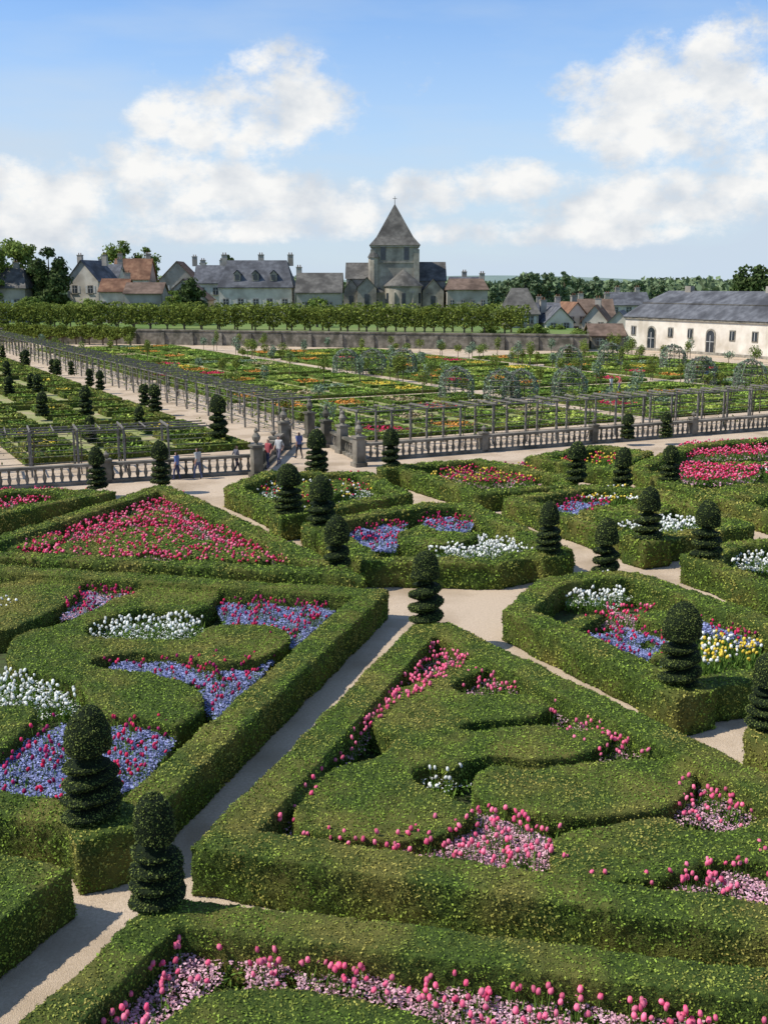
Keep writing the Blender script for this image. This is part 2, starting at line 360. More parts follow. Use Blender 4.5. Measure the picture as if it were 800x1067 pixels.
# ================= FLOWERS
FB=flowerbed
P1=('t_pink',); UP=('u_pink',)
FB([(285,866),(370,772),(450,672),(474,668),(500,690),(400,730),(385,770),(330,820),(305,868)],P1,UP,td=26,ud=300,zt=.20,uz=.38)
FB([(470,722),(480,706),(505,700),(552,718),(560,728)],P1,UP,td=16,ud=500)
FB([(570,755),(580,736),(695,784),(640,797),(600,780)],P1,UP,td=19,ud=500,zt=.16,uz=.38)
FB([(700,850),(712,800),(800,832),(775,868)],P1,UP,td=19,ud=700,zt=.14,uz=.38)
FB([(262,868),(400,878),(500,845),(575,865),(590,916),(700,918),(790,888),(900,900),(900,950),(800,947),(560,917),(420,897)],P1,UP,td=21,ud=1100,us=.025,zt=.17,uz=.38)
FB([(436,803),(478,798),(494,812),(444,820)],('t_white',),('u_white',),td=24,ud=150,zt=.08)
FB([(105,1075),(185,966),(300,974),(500,1010),(800,1050),(800,1200),(520,1130),(480,1066),(400,1044),(300,1028),(215,1034),(165,1060),(145,1095)],P1,UP,td=22,ud=900,us=.024,zt=.16,uz=.42)
FB([(225,630),(280,616),(362,622),(305,674),(240,655)],('t_purple','t_red'),('u_blue',),td=14,ud=1100,us=.028,uz=.38)
FB([(62,642),(90,604),(150,608),(152,620),(100,642)],('t_purple','t_red'),('u_blue','u_pink'),td=16,ud=900,us=.028,uz=.38)
FB([(105,690),(200,680),(290,682),(225,747),(200,722),(140,700)],('t_purple','t_red'),('u_blue',),td=11,ud=1100,us=.028,uz=.38)
FB([(-60,795),(0,785),(60,752),(190,755),(150,812),(120,830),(60,837),(-60,827)],('t_red','t_purple'),('u_blue',),td=15,ud=1150,us=.026,uz=.38)
FB([(92,661),(110,646),(205,638),(214,652),(190,664),(120,664)],('t_white',),('u_white',),td=24,ud=220,zt=.05)
FB([(-20,740),(-20,700),(50,706),(84,724),(80,738),(40,740)],('t_white',),('u_white',),td=24,ud=280,zt=.07)
FB([(-20,644),(-20,622),(20,626),(18,642)],('t_white',),('u_white',),td=24,ud=220)
FB([(-30,574),(80,545),(165,512),(180,512),(335,590),(100,585)],('t_red','t_pink'),('u_pink',),td=19,ud=220,us=.04,sc=1.3,scaleup=2,zt=.14)
FB([(-80,550),(95,515),(30,511),(-80,517)],('t_red','t_pink'),('u_pink',),td=20,ud=140,us=.04,sc=1.3,scaleup=2,zt=.16)
FB([(258,510),(290,496),(382,495),(408,512),(320,526)],('t_yellow','t_white','t_red'),('u_white',),td=9,ud=60,us=.04,sc=1.3,scaleup=2)
FB([(358,559),(368,546),(425,545),(412,571),(385,573)],('t_red','t_purple'),('u_blue',),td=10,ud=600,us=.042,sc=1.2,scaleup=2,uz=.4)
FB([(376,545),(430,531),(428,541),(400,548)],('t_yellow',),None,td=20,sc=1.3,scaleup=2,zt=.16)
FB([(435,548),(450,533),(494,545),(484,554)],('t_purple','t_red'),('u_blue',),td=12,ud=500,us=.042,sc=1.2,scaleup=2,uz=.4)
FB([(445,575),(500,561),(558,568),(550,580),(480,582)],('t_white',),('u_white',),td=26,ud=220,us=.035,sc=1.2,scaleup=2)
FB([(440,500),(480,485),(550,486),(572,502),(520,507)],('t_yellow','t_purple','t_red'),('u_pink',),td=14,ud=90,us=.05,sc=1.4,scaleup=2,zt=.16)
FB([(570,532),(600,520),(635,524),(620,538)],('t_purple','t_red'),('u_blue',),td=10,ud=600,us=.045,sc=1.3,scaleup=2,uz=.4)
FB([(570,520),(640,510),(700,518),(650,525)],('t_yellow','t_white'),None,td=16,sc=1.4,scaleup=2,zt=.16)
FB([(642,552),(680,539),(738,544),(700,557)],('t_white',),('u_white',),td=26,ud=220,us=.035,sc=1.3,scaleup=2)
FB([(588,625),(600,603),(644,601),(667,612),(640,629)],('t_white',),('u_white',),td=25,ud=250,us=.03,sc=1.1)
FB([(602,663),(650,652),(697,664),(694,697),(650,691)],('t_red','t_purple'),('u_blue',),td=13,ud=1100,us=.031,sc=1.05,uz=.4)
FB([(607,649),(640,633),(684,637),(667,651)],('t_pink','t_red'),('u_pink',),td=18,ud=450,us=.03,sc=1.05,zt=.16)
FB([(716,650),(735,634),(820,655),(782,673)],('t_purple','t_red'),('u_blue',),td=12,ud=1100,us=.031,sc=1.05,uz=.4)
FB([(718,674),(740,661),(798,672),(778,691),(724,696)],('t_yellow','t_yellow','t_white'),None,td=30,sc=1.1,zt=.13)
FB([(748,590),(765,570),(855,566),(875,592)],('t_white',),('u_white',),td=26,ud=260,us=.035,sc=1.2)
FB([(680,502),(715,484),(795,488),(782,502)],('t_red','t_pink'),('u_pink',),td=22,ud=120,us=.05,sc=1.5,scaleup=2,zt=.16)
FB([(686,479),(715,463),(800,460),(800,475)],('t_red','t_pink'),('u_pink',),td=20,ud=110,us=.05,sc=1.5,scaleup=2,zt=.16)
FB([(790,485),(900,480),(900,500),(800,500)],('t_white','t_pink'),None,td=13,sc=1.5,scaleup=2)
FB([(575,483),(620,469),(660,474),(635,485)],('t_yellow','t_red'),None,td=8,sc=1.5,scaleup=2)
# ================= TOPIARIES
for t in [(97,735,850,58,1.0),(165,827,940,54,.9),(443,574,645,35,.9),(707,627,711,42,1.0),(800,680,757,44,.9),
 (351,537,600,28,.5),(335,495,547,29,1.0),(301,483,533,28,1.0),(330,447,491,23,.6),(571,522,575,25,1.0),(630,540,598,27,.5),
 (674,507,560,28,1.0),(735,521,580,30,1.0),(600,460,501,21,.9),(648,466,508,20,.5),(653,431,456,15,.5),(697,464,504,20,.7),(693,429,455,13,.5),
 (407,446,485,18,1.0),(102,465,508,19,.5),(168,459,504,19,.5),(228,411,455,19,.5)]:
    topiary(*t)
for (x,a,b,w) in [(45,408,433,14),(90,402,432,15),(146,423,447,13),(162,400,428,14),(151,400,422,12),(40,390,408,11),(33,389,405,9),(8,376,392,9),(10,392,410,11),(60,374,390,9),(28,364,380,8),(105,386,406,10),(94,384,402,9),(95,433,460,13),(55,374,388,7),(3,360,372,7),(24,366,379,6),(75,376,390,7)]:
    topiary(x,a,b,w,.4)
# ================= BALUSTRADES / PERGOLAS
def balustrade(a,b,h=1.05,step=.42,ped=7.0,name='stone_balustrade',urn=True):
    a=Vector(a);b=Vector(b);L=(b-a).length;d=(b-a)/L;ang=math.atan2(d.y,d.x); e=empty(name,a)
    m=MB(); c=(a+b)/2
    m.box((c.x,c.y,.09),(L/2,.22,.09),ang); m.box((c.x,c.y,h-.07),(L/2,.20,.07),ang)
    m.build('rails',[M['stoned']],e)
    m=MB(); n=int(L/step)
    for i in range(n):
        p=a+d*(i+.5)*step; m.lathe([(.09,.18),(.06,.24),(.11,.42),(.05,.70),(.055,.78),(.09,h-.14)],(p.x,p.y,0),6)
    m.build('balusters',[M['stoned']],e,True)
    m=MB(); k=max(1,int(L/ped))
    for i in range(k+1):
        p=a+d*L*i/k; m.box((p.x,p.y,h/2+.04),(.22,.22,h/2+.04),ang); m.box((p.x,p.y,h+.13),(.27,.27,.05),ang)
        if urn: m.lathe([(.10,h+.18),(.05,h+.24),(.15,h+.34),(.17,h+.44),(.08,h+.52),(.03,h+.60),(0,h+.64)],(p.x,p.y,0),8)
    m.build('pedestals',[M['stoned']],e)
def pergola(a,b,w=2.2,h=2.3,step=2.4,name='vine_pergola',vine=25,side=V):
    a=Vector(a);b=Vector(b);L=(b-a).length;d=(b-a)/L;ang=math.atan2(d.y,d.x); e=empty(name,a)
    nrm=Vector((-d.y,d.x,0)); m=MB(); n=int(L/step)
    for i in range(n+1):
        for s in(0,1):
            p=a+d*i*step+nrm*w*s; m.box((p.x+random.uniform(-.03,.03),p.y,h/2),(.055,.055,h/2),ang)
        p=a+d*i*step+nrm*w/2; m.box((p.x,p.y,h+.11),(.04,w/2+.25,.05),ang)
        if i<n:
            q=a+d*(i+.5)*step+nrm*w/2; m.box((q.x,q.y,h+.11),(.025,w/2+.15,.03),ang)
    for s in(0,.5,1):
        c=(a+b)/2+nrm*w*s; m.box((c.x,c.y,h+.02),(L/2,.035,.035),ang)
    for s in(0,1):
        for z in(.7,1.35,1.9):
            c=(a+b)/2+nrm*w*s; m.box((c.x,c.y,z),(L/2,.016,.016),ang)
    m.build('timber_frame',[M['wood']],e)
    m=MB()
    for i in range(n):
        for s in(0,1):
            p=a+d*(i*step+.15)+nrm*w*s; z=0
            while z<h:
                q=p+Vector((random.uniform(-.12,.12),random.uniform(-.08,.08),.5)); m.cyl(p,q,.04,.03,4); p=q; z+=.5
            for r_ in range(3):
                q=a+d*(i*step+.15+random.uniform(-1,1))+nrm*w*s+Vector((0,0,random.uniform(.8,h))); m.cyl(p-Vector((0,0,random.uniform(.4,1.6))),q,.025,.012,4)
    m.build('vine_stems',[M['bark']],e)
    nl=int(L*vine*2); t=rng.uniform(0,L,nl); ss=rng.uniform(-.1,1.1,nl)*w; z=np.where(rng.random(nl)<.5,h+.12+rng.normal(0,.1,nl),rng.uniform(.2,h,nl))
    ss=np.where(z<h-.1,np.round(rng.random(nl))*w+rng.normal(0,.12,nl),ss)
    P=np.stack([a.x+d.x*t+nrm.x*ss,a.y+d.y*t+nrm.y*ss,z],1); keep=np.sin(t*.9)+rng.random(nl)*1.6>.2
    P=P[keep]; leafcloud('vine_leaves',P,rng.normal(0,1,P.shape),.09,M['lime'],e)
b0=G(-60,514); b1=G(268,493); balustrade(b0,b1)
pergola(b0+U*3.2,b1+U*3.2-V*1.5,vine=14)
c0=G(376,481); c1=G(900,440)
balustrade(c0,c1); pergola(c0+U*2.6+V*1,c1+U*2.6,vine=16,h=2.5)
t0=G(322,452); t1=G(-10,357); pergola(t0,t1,w=2.6,vine=34,h=2.4,step=2.6)
d0=G(340,463); balustrade(d0,c0,ped=4)
balustrade(G(268,493),G(300,462),ped=5)
def pillar(p,h=1.5):
    m=MB(); e=empty('stone_gate_pillar',p)
    m.box((p.x,p.y,.12),(.36,.36,.12),GA); m.box((p.x,p.y,h/2+.1),(.26,.26,h/2-.1),GA); m.box((p.x,p.y,h+.06),(.34,.34,.06),GA)
    m.lathe([(.14,h+.12),(.07,h+.22),(.20,h+.4),(.23,h+.55),(.15,h+.68),(.09,h+.76),(.12,h+.88),(.04,h+1.0),(0,h+1.05)],(p.x,p.y,0),10)
    m.build('pillar_and_urn',[M['stoned']],e)
for q in[(323,456),(340,466),(357,472),(374,486),(296,468),(268,497)]: pillar(G(*q),1.6)
# ================= plots
def uv(o,u,v,z=0): return o+U*u+V*v+Vector((0,0,z))
def garden_plot(name,o,su,sv,kind,hedgeh=.4,dense=14,cell=5.5,leafs=.13):
    e=empty(name,o); m=MB(); ww=.22
    s=MB(); s.face([uv(o,-.1,-.1,.012),uv(o,-.1,sv+.1,.012),uv(o,su+.1,sv+.1,.012),uv(o,su+.1,-.1,.012)]); s.build('plot_ground',[M['lawn']],e)
    def hb(u0,v0,u1,v1):
        c=uv(o,(u0+u1)/2,(v0+v1)/2); m.box((c.x,c.y,hedgeh/2+.006),(abs(v1-v0)/2+ww,abs(u1-u0)/2+ww,hedgeh/2),GA)
    hb(0,0,0,sv);hb(su,0,su,sv);hb(.46,0,su-.46,0);hb(.46,sv,su-.46,sv)
    nu=max(1,round(su/cell)); nv=max(1,round(sv/cell))
    cells=[]
    for i in range(nu):
        for j in range(nv):
            u0=su*i/nu+1.0;u1=su*(i+1)/nu-1.0;v0=sv*j/nv+1.0;v1=sv*(j+1)/nv-1.0
            hb(u0,v0,u0,v1);hb(u1,v0,u1,v1);hb(u0+.46,v0,u1-.46,v0);hb(u0+.46,v1,u1-.46,v1)
            cells.append((u0+.35,v0+.35,u1-.35,v1-.35))
    o2=m.build('low_hedges',[M['hedge']],e)
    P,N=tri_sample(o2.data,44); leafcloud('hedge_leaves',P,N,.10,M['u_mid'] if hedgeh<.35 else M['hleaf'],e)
    groups={}
    for c in cells:
        k=random.choice(kind); groups.setdefault(k,[]).append(c)
    for k,cs in groups.items():
        Q=[];
        for (u0,v0,u1,v1) in cs:
            n=int((u1-u0)*(v1-v0)*dense*(.9 if k[0]=='t' else 1)); uu=rng.uniform(u0,u1,n); vv=rng.uniform(v0,v1,n)
            if random.random()<.6: uu=np.round(uu/.7)*.7+rng.normal(0,.1,n)
            Q.append(np.stack([o.x+U.x*uu+V.x*vv,o.y+U.y*uu+V.y*vv,rng.uniform(.1,.44,n)],1))
        Q=np.concatenate(Q); leafcloud('plants',Q,np.tile([0,0,1.],(len(Q),1)),leafs*(.8 if k[0]=='t' else 1),M[k],e,.5,.8)
gl=['u_green','u_mid','u_mid','u_lime','u_lime','u_mid','t_yellow']
o0=b1+U*8.5+V*2.6
for i in range(9):
    for j in range(5):
        o=uv(o0,i*15.2,-13-j*15.3)
        if o.y<190 and o.x>-135: garden_plot('ornamental_plot',o,13,13,gl,.40,20,4.4)
W0=Vector((-110,204.6,0)); W1=Vector((31,165.5,0))
kinds=['u_mid','u_mid','u_lime','u_lime','u_mid','u_bluegreen','t_orange','u_green','u_lime','t_yellow','t_orange','u_mid','t_orange','t_red','u_dry']
O=c0+U*7.6+V*4.5
def inwall(p):
    t=(p.x-W0.x)/(W1.x-W0.x); return p.y < W0.y+(W1.y-W0.y)*t-4
for i in range(5):
    for j in range(4):
        o=uv(O,i*25.5,j*24.6)
        su=22
        while su>4 and not(inwall(uv(o,su,0)) and inwall(uv(o,su,21))): su-=3
        if su<=4: continue
        if (uv(o,0,12)-Vector((50,147,0))).dot(V)>-6: continue
        garden_plot('kitchen_garden_plot',o,su,21,kinds,.28,24,5.4)
def arbour(p,h=2.9,r=1.5):
    e=empty('trellis_arbour',p); m=MB()
    prof=[(r,0),(r,h*.55),(r*.9,h*.72),(r*.6,h*.9),(.15,h)]
    for k in range(16):
        if k in(11,12,13): continue
        t=2*math.pi*k/16
        for (r0,z0),(r1,z1) in zip(prof[:-1],prof[1:]):
            m.cyl((p.x+r0*math.cos(t),p.y+r0*math.sin(t),z0),(p.x+r1*math.cos(t),p.y+r1*math.sin(t),z1),.04,.04,4)
    for z,rr in((h*.55,r),(h*.72,r*.9),(h*.9,r*.6)):
        for k in range(16):
            a,b=2*math.pi*k/16,2*math.pi*(k+1)/16
            m.cyl((p.x+rr*math.cos(a),p.y+rr*math.sin(a),z),(p.x+rr*math.cos(b),p.y+rr*math.sin(b),z),.035,.035,4)
    for z in(.4,.8,1.2):
        for k in range(13,27):
            a,b=2*math.pi*k/16,2*math.pi*(k+1)/16
            m.cyl((p.x+r*math.cos(a),p.y+r*math.sin(a),z),(p.x+r*math.cos(b),p.y+r*math.sin(b),z),.03,.03,4)
    m.build('lattice',[M['wood']],e)
    n=1500; th=rng.uniform(-.9,4.0,n); z=rng.uniform(.1,h,n); rr=np.interp(z,[q[1] for q in prof],[q[0] for q in prof])
    P=np.stack([p.x+rr*np.cos(th),p.y+rr*np.sin(th),z],1)+rng.normal(0,.07,(n,3)); keep=rng.random(n)<.35+.5*(np.sin(th*3+z*2)>0); P=P[keep]
    leafcloud('climbing_leaves',P,rng.normal(0,1,P.shape),.12,M['u_bluegreen'],e)
for q in [(475,417),(522,421),(541,421),(592,417),(388,391),(361,391),(729,402),(780,406),(635,382),(592,386),(420,390),(700,385)]: arbour(G(*q))
def small_tree(p,h,w,mat='lime',n=260,s=.10,name='standard_rose'):
    e=empty(name,p); m=MB(); m.cyl(p,(p.x,p.y,h*.6),.05,.03,5)
    for k in range(5):
        t=k*1.26; m.cyl((p.x,p.y,h*.5),(p.x+math.cos(t)*w*.35,p.y+math.sin(t)*w*.35,h*.8),.025,.01,4)
    m.build('stem',[M['bark']],e)
    D=rng.normal(0,1,(n,3)); D/=np.linalg.norm(D,axis=1)[:,None]; D*=rng.uniform(.4,1.05,n)[:,None]
    P=D*np.array([w/2,w/2,h*.3])+np.array([p.x,p.y,h*.7]); leafcloud('crown',P,D,s,M[mat],e)
for i in range(210):
    u=random.choice([0,25.5,51,76.5,102])+random.choice([-1.2,22.8,11]); v=random.uniform(0,78)
    if random.random()<.5: u,v=random.uniform(0,100),random.choice([0,24.6,49.2,73.8])+random.choice([-1.2,22.2])
    p=uv(O,u,v)
    if inwall(p) and (p-Vector((50,147,0))).dot(V)<-4: small_tree(Vector((p.x,p.y,0)),random.uniform(1.3,3.2),random.uniform(.8,1.6),random.choice(['lime','u_bluegreen','tree_l','lime']))
# ================= RETAINING WALL + TERRACE + LIME ROW
TZ=2.3
dW=(W1-W0); LW=dW.length; dn=dW/LW; aw=math.atan2(dn.y,dn.x); nW=Vector((-dn.y,dn.x,0))
e=empty('retaining_wall',W0); m=MB(); c=(W0+W1)/2
m.box((c.x,c.y,TZ/2),(LW/2,.3,TZ/2),aw); m.box((c.x,c.y,TZ+.12),(LW/2+.05,.42,.12),aw)
for i in range(28):
    p=W0+dn*(i+.5)*LW/28-nW*.4; m.box((p.x,p.y,TZ*.45),(.35,.25,TZ*.45),aw,taper=.8)
m.build('wall_masonry',[M['stoned']],e)
m=MB(); q=[W0+nW*.31,W1+nW*.31,Vector((47,330,0)),Vector((-260,330,0)),Vector((-260,240,0)),W0-dn*90+nW*.3]
m.prism([(p.x,p.y) for p in q],0.01,TZ,0); m.build('village_terrace',[M['grass']])
def lime_row(a,b,zb,h0,h1,w,n=9000,step=5,s_=.24):
    e=empty('clipped_lime_row',a); a=Vector(a);b=Vector(b);L=(b-a).length;d=(b-a)/L; nr=Vector((-d.y,d.x,0))
    m=MB(); k=int(L/step)
    for i in range(k+1):
        p=a+d*i*step; m.cyl((p.x,p.y,zb),(p.x,p.y,zb+h0+.5),.16,.12,6)
        for s in(-1,1): m.cyl((p.x,p.y,zb+h0*.8),tuple(p+d*s*1.6+Vector((0,0,zb+h0+1.2))),.09,.04,4)
    m.build('trunks',[M['bark']],e)
    t=rng.uniform(0,L,n); z=rng.uniform(0,1,n); s=rng.uniform(-1,1,n)*w/2
    ph=(t/step)%1; edge=np.abs(ph-.5)*2
    top=h1+.16*np.sin(t*1.3)+.14*np.sin(t*.37)-.25*(1-edge)
    lo=h0+.35*(1-edge)+.25*np.sin(t*2.1)
    z=lo+(top-lo)*z; keep=rng.random(n)<.6+.4*edge
    P=np.stack([a.x+d.x*t+nr.x*s,a.y+d.y*t+nr.y*s,zb+z],1)[keep]
    leafcloud('crowns',P,rng.normal(0,1,P.shape),s_,M['lime'],e)
R1=W0+dn*(LW*.93)
lime_row(W0-dn*30+nW*1.6,R1+nW*1.6,TZ,.9,4.2,1.8,46000,3.2)
lime_row(W0-dn*30+nW*8,R1+nW*8,TZ,1.2,4.6,1.8,24000,3.2)
lime_row(G(-60,354),G(140,361),0,1.0,3.2,1.6,14000,3)
# ================= HOUSES
def house(name,x0,x1,yr,ye,D,zb,wall='render_w',roof='slate',depth=9,axis='x',hip=0,chim=(.15,),rot=0,wins=3,floors=1,dormers=0,shutters=True):
    a=atD(x0,ye,D); b=atD(x1,ye,D); r=atD((x0+x1)/2,yr,D+depth/2)
    W=b.x-a.x; ze=max(a.z-zb,1.5); zr=r.z-zb; cx=(a.x+b.x)/2
    e=empty(name,(cx,D,zb)); hw=W/2; X=lambda x,y,z:(cx+x*math.cos(rot)-y*math.sin(rot),D+x*math.sin(rot)+y*math.cos(rot),zb+z)
    m=MB(); dp=depth
    pts=[(-hw,0),(hw,0),(hw,dp),(-hw,dp)]
    for i in range(4):
        p,q=pts[i],pts[(i+1)%4]; m.face([X(*p,0),X(*q,0),X(*q,ze),X(*p,ze)])
    if axis=='x' and hip==0:
        for s in(-hw,hw): m.face([X(s,0,ze),X(s,dp,ze),X(s,dp/2,zr)])
    if axis=='y' and hip==0:
        for s in(0,dp): m.face([X(-hw,s,ze),X(hw,s,ze),X(0,s,zr)])
    m.build('walls',[M[wall]],e)
    m=MB(); o=.35; t=.16
    if axis=='x':
        hh=hip*hw; k=(zr-ze)/(dp/2); L0=(-hw-o,-o,ze-o*k*.6);L1=(hw+o,-o,ze-o*k*.6);B0=(-hw-o,dp+o,ze-o*k*.6);B1=(hw+o,dp+o,ze-o*k*.6);R0=(-hw-(o if not hip else -hh),dp/2,zr);R1_=(hw+(o if not hip else -hh),dp/2,zr)
        for dz in(0.02,t): 
            f=lambda p:X(p[0],p[1],p[2]+dz)
            m.face([f(L0),f(L1),f(R1_),f(R0)]); m.face([f(B1),f(B0),f(R0),f(R1_)])
            if hip: m.face([f(L0),f(R0),f(B0)]); m.face([f(L1),f(B1),f(R1_)])
        for p,q in((L0,L1),(L0,R0),(L1,R1_),(B0,R0),(B1,R1_)):
            m.face([X(p[0],p[1],p[2]+.02),X(q[0],q[1],q[2]+.02),X(q[0],q[1],q[2]+t),X(p[0],p[1],p[2]+t)])
    else:
        k=(zr-ze)/hw; L0=(-hw-o,-o,ze-o*k);L1=(-hw-o,dp+o,ze-o*k);Q0=(hw+o,-o,ze-o*k);Q1=(hw+o,dp+o,ze-o*k);R0=(0,-o,zr);R1_=(0,dp+o,zr)
        for dz in(0.02,t):
            f=lambda p:X(p[0],p[1],p[2]+dz)
            m.face([f(L0),f(R0),f(R1_),f(L1)]); m.face([f(Q0),f(Q1),f(R1_),f(R0)])
        for p,q in((L0,R0),(Q0,R0),(L1,R1_),(Q1,R1_),(L0,L1),(Q0,Q1)):
            m.face([X(p[0],p[1],p[2]+.02),X(q[0],q[1],q[2]+.02),X(q[0],q[1],q[2]+t),X(p[0],p[1],p[2]+t)])
    m.build('roof',[M[roof]],e)
    m=MB(); fh=ze/floors
    for fl_ in range(floors):
        for i in range(wins):
            x=-hw+W*(i+.5)/wins+random.uniform(-.1,.1); wh=min(1.5,fh*.5); ww=min(1.0,W/wins*.3); zc=fh*(fl_+.55)
            m.box(X(x,-.03,zc),(ww/2+.14,.06,wh/2+.14),rot,2)
            m.box(X(x,-.06,zc),(ww/2,.06,wh/2),rot,0)
            m.box(X(x,-.13,zc),(.04,.02,wh/2),rot,1); m.box(X(x,-.13,zc+wh*.15),(ww/2,.018,.03),rot,1)
            m.box(X(x,-.10,zc-wh/2-.14),(ww/2+.2,.14,.06),rot,2)
            if shutters and W/wins>2.4:
                for s in(-1,1): m.box(X(x+s*(ww*.78+.14),-.04,zc),(ww*.24,.04,wh/2),rot,1)
    if wins>1:
        x=-hw+W*.5/wins+W/wins*.5; m.box(X(x,-.04,1.05),(.5,.06,1.05),rot,3)
    for i in range(dormers):
        x=-hw+W*(i+1)/(dormers+1); zz=ze+(zr-ze)*.25; yy=(dp/2)*.25
        m.box(X(x,yy+.6,zz+.6),(.65,1.1,.75),rot,2); m.box(X(x,yy-.53,zz+.6),(.42,.04,.5),rot,0)
        m.face([X(x-.85,yy-.65,zz+1.3),X(x,yy-.65,zz+2.1),X(x,yy+2.2,zz+2.1),X(x-.85,yy+1.9,zz+1.3)],4); m.face([X(x+.85,yy-.65,zz+1.3),X(x,yy-.65,zz+2.1),X(x,yy+2.2,zz+2.1),X(x+.85,yy+1.9,zz+1.3)],4)
        m.face([X(x-.6,yy-.52,zz+1.33),X(x+.6,yy-.52,zz+1.33),X(x,yy-.52,zz+1.95)],2)
    m.build('windows_and_door',[M['glass'],M['shut'],M['stone'],M['door'],M[roof]],e)
    m=MB()
    for c_ in chim:
        x=-hw+W*c_; yy=dp/2+ .3; m.box(X(x,yy,zr+.1),(.55,.38,1.1),rot,0); m.box(X(x,yy,zr+1.25),(.63,.46,.08),rot,1); 
        for s in(-.25,.25): m.cyl(X(x+s,yy,zr+1.33),X(x+s,yy,zr+1.75),.12,.1,6,2)
    if chim: m.build('chimneys',[M['render_g'],M['stone'],M['tile']],e)
    return e
T=TZ
house('stone_house',-25,26,280,300,225,T,'render_g','slate2',hip=.3,chim=(.7,))
house('village_house',68,104,272,292,235,T,'render_w','slate',depth=9,axis='y',chim=(.1,.9),wins=2,floors=2,rot=-.25)
house('village_house',100,122,276,292,245,T,'render_w','slate',axis='x',chim=(.05,.95),wins=2,floors=2)
house('tiled_house',118,155,270,291,262,T,'render_w','tile',chim=(.1,.9),wins=3,floors=2)
house('tiled_house',104,132,291,304,222,T,'render_w','tile',depth=7,chim=(.9,),wins=3)
house('tiled_house',130,168,295,306,215,T,'render_g','tileb',depth=7,chim=(),wins=3)
house('gabled_house',166,204,273,292,262,T,'render_g','tile',chim=(.9,),axis='y',wins=3,floors=2)
house('gabled_house',168,216,291,312,225,T,'render_g','tileb',axis='y',chim=(),wins=2)
house('slate_manor_house',228,304,272,299,226,T,'render_w','slate',depth=10,hip=.18,chim=(.04,.55,.96),wins=5,floors=1,dormers=3)
house('village_house',203,232,277,295,250,T,'render_w','slate',chim=(.2,.9),wins=2,floors=2)
house('stone_barn',309,355,285,305,222,T,'render_g','slate2',depth=10,chim=(.02,),wins=2,shutters=False)
house('village_house',466,508,291,302,235,T,'render_g','tileb',hip=.15,chim=(.9,),wins=4)
house('village_house',470,500,289,296,250,T,'render_g','slate',chim=(.5,),wins=3)
house('slate_pavilion',526,561,301,327,196,0,'render_g','slate2',hip=.5,chim=(),wins=2,floors=2,depth=9)
house('village_house',562,590,316,326,212,0,'render_w','slate',chim=(.1,.8),wins=2,floors=2)
house('village_house',589,612,315,328,210,0,'render_o','tile',axis='y',chim=(.9,),wins=2,floors=2,rot=.3)
house('village_house',600,640,312,331,235,0,'render_w','tileb',chim=(.2,.9),wins=3,floors=2)
house('tiled_house',606,632,318,334,200,0,'render_w','tile',axis='y',chim=(.5,),wins=2,floors=2,rot=-.3)
house('slate_cottage',628,660,324,341,186,0,'render_w','slate',axis='y',chim=(),wins=2,rot=-.3)
house('stone_outbuilding',616,650,338,350,172,0,'stoned','tileb',depth=6,chim=(),wins=2,shutters=False)
house('village_house',634,676,305,318,260,0,'render_w','slate',chim=(.3,.8),wins=3,floors=2)
house('village_house',568,598,320,335,196,0,'render_o','slate',axis='y',chim=(.2,),wins=2,floors=2,rot=.2)
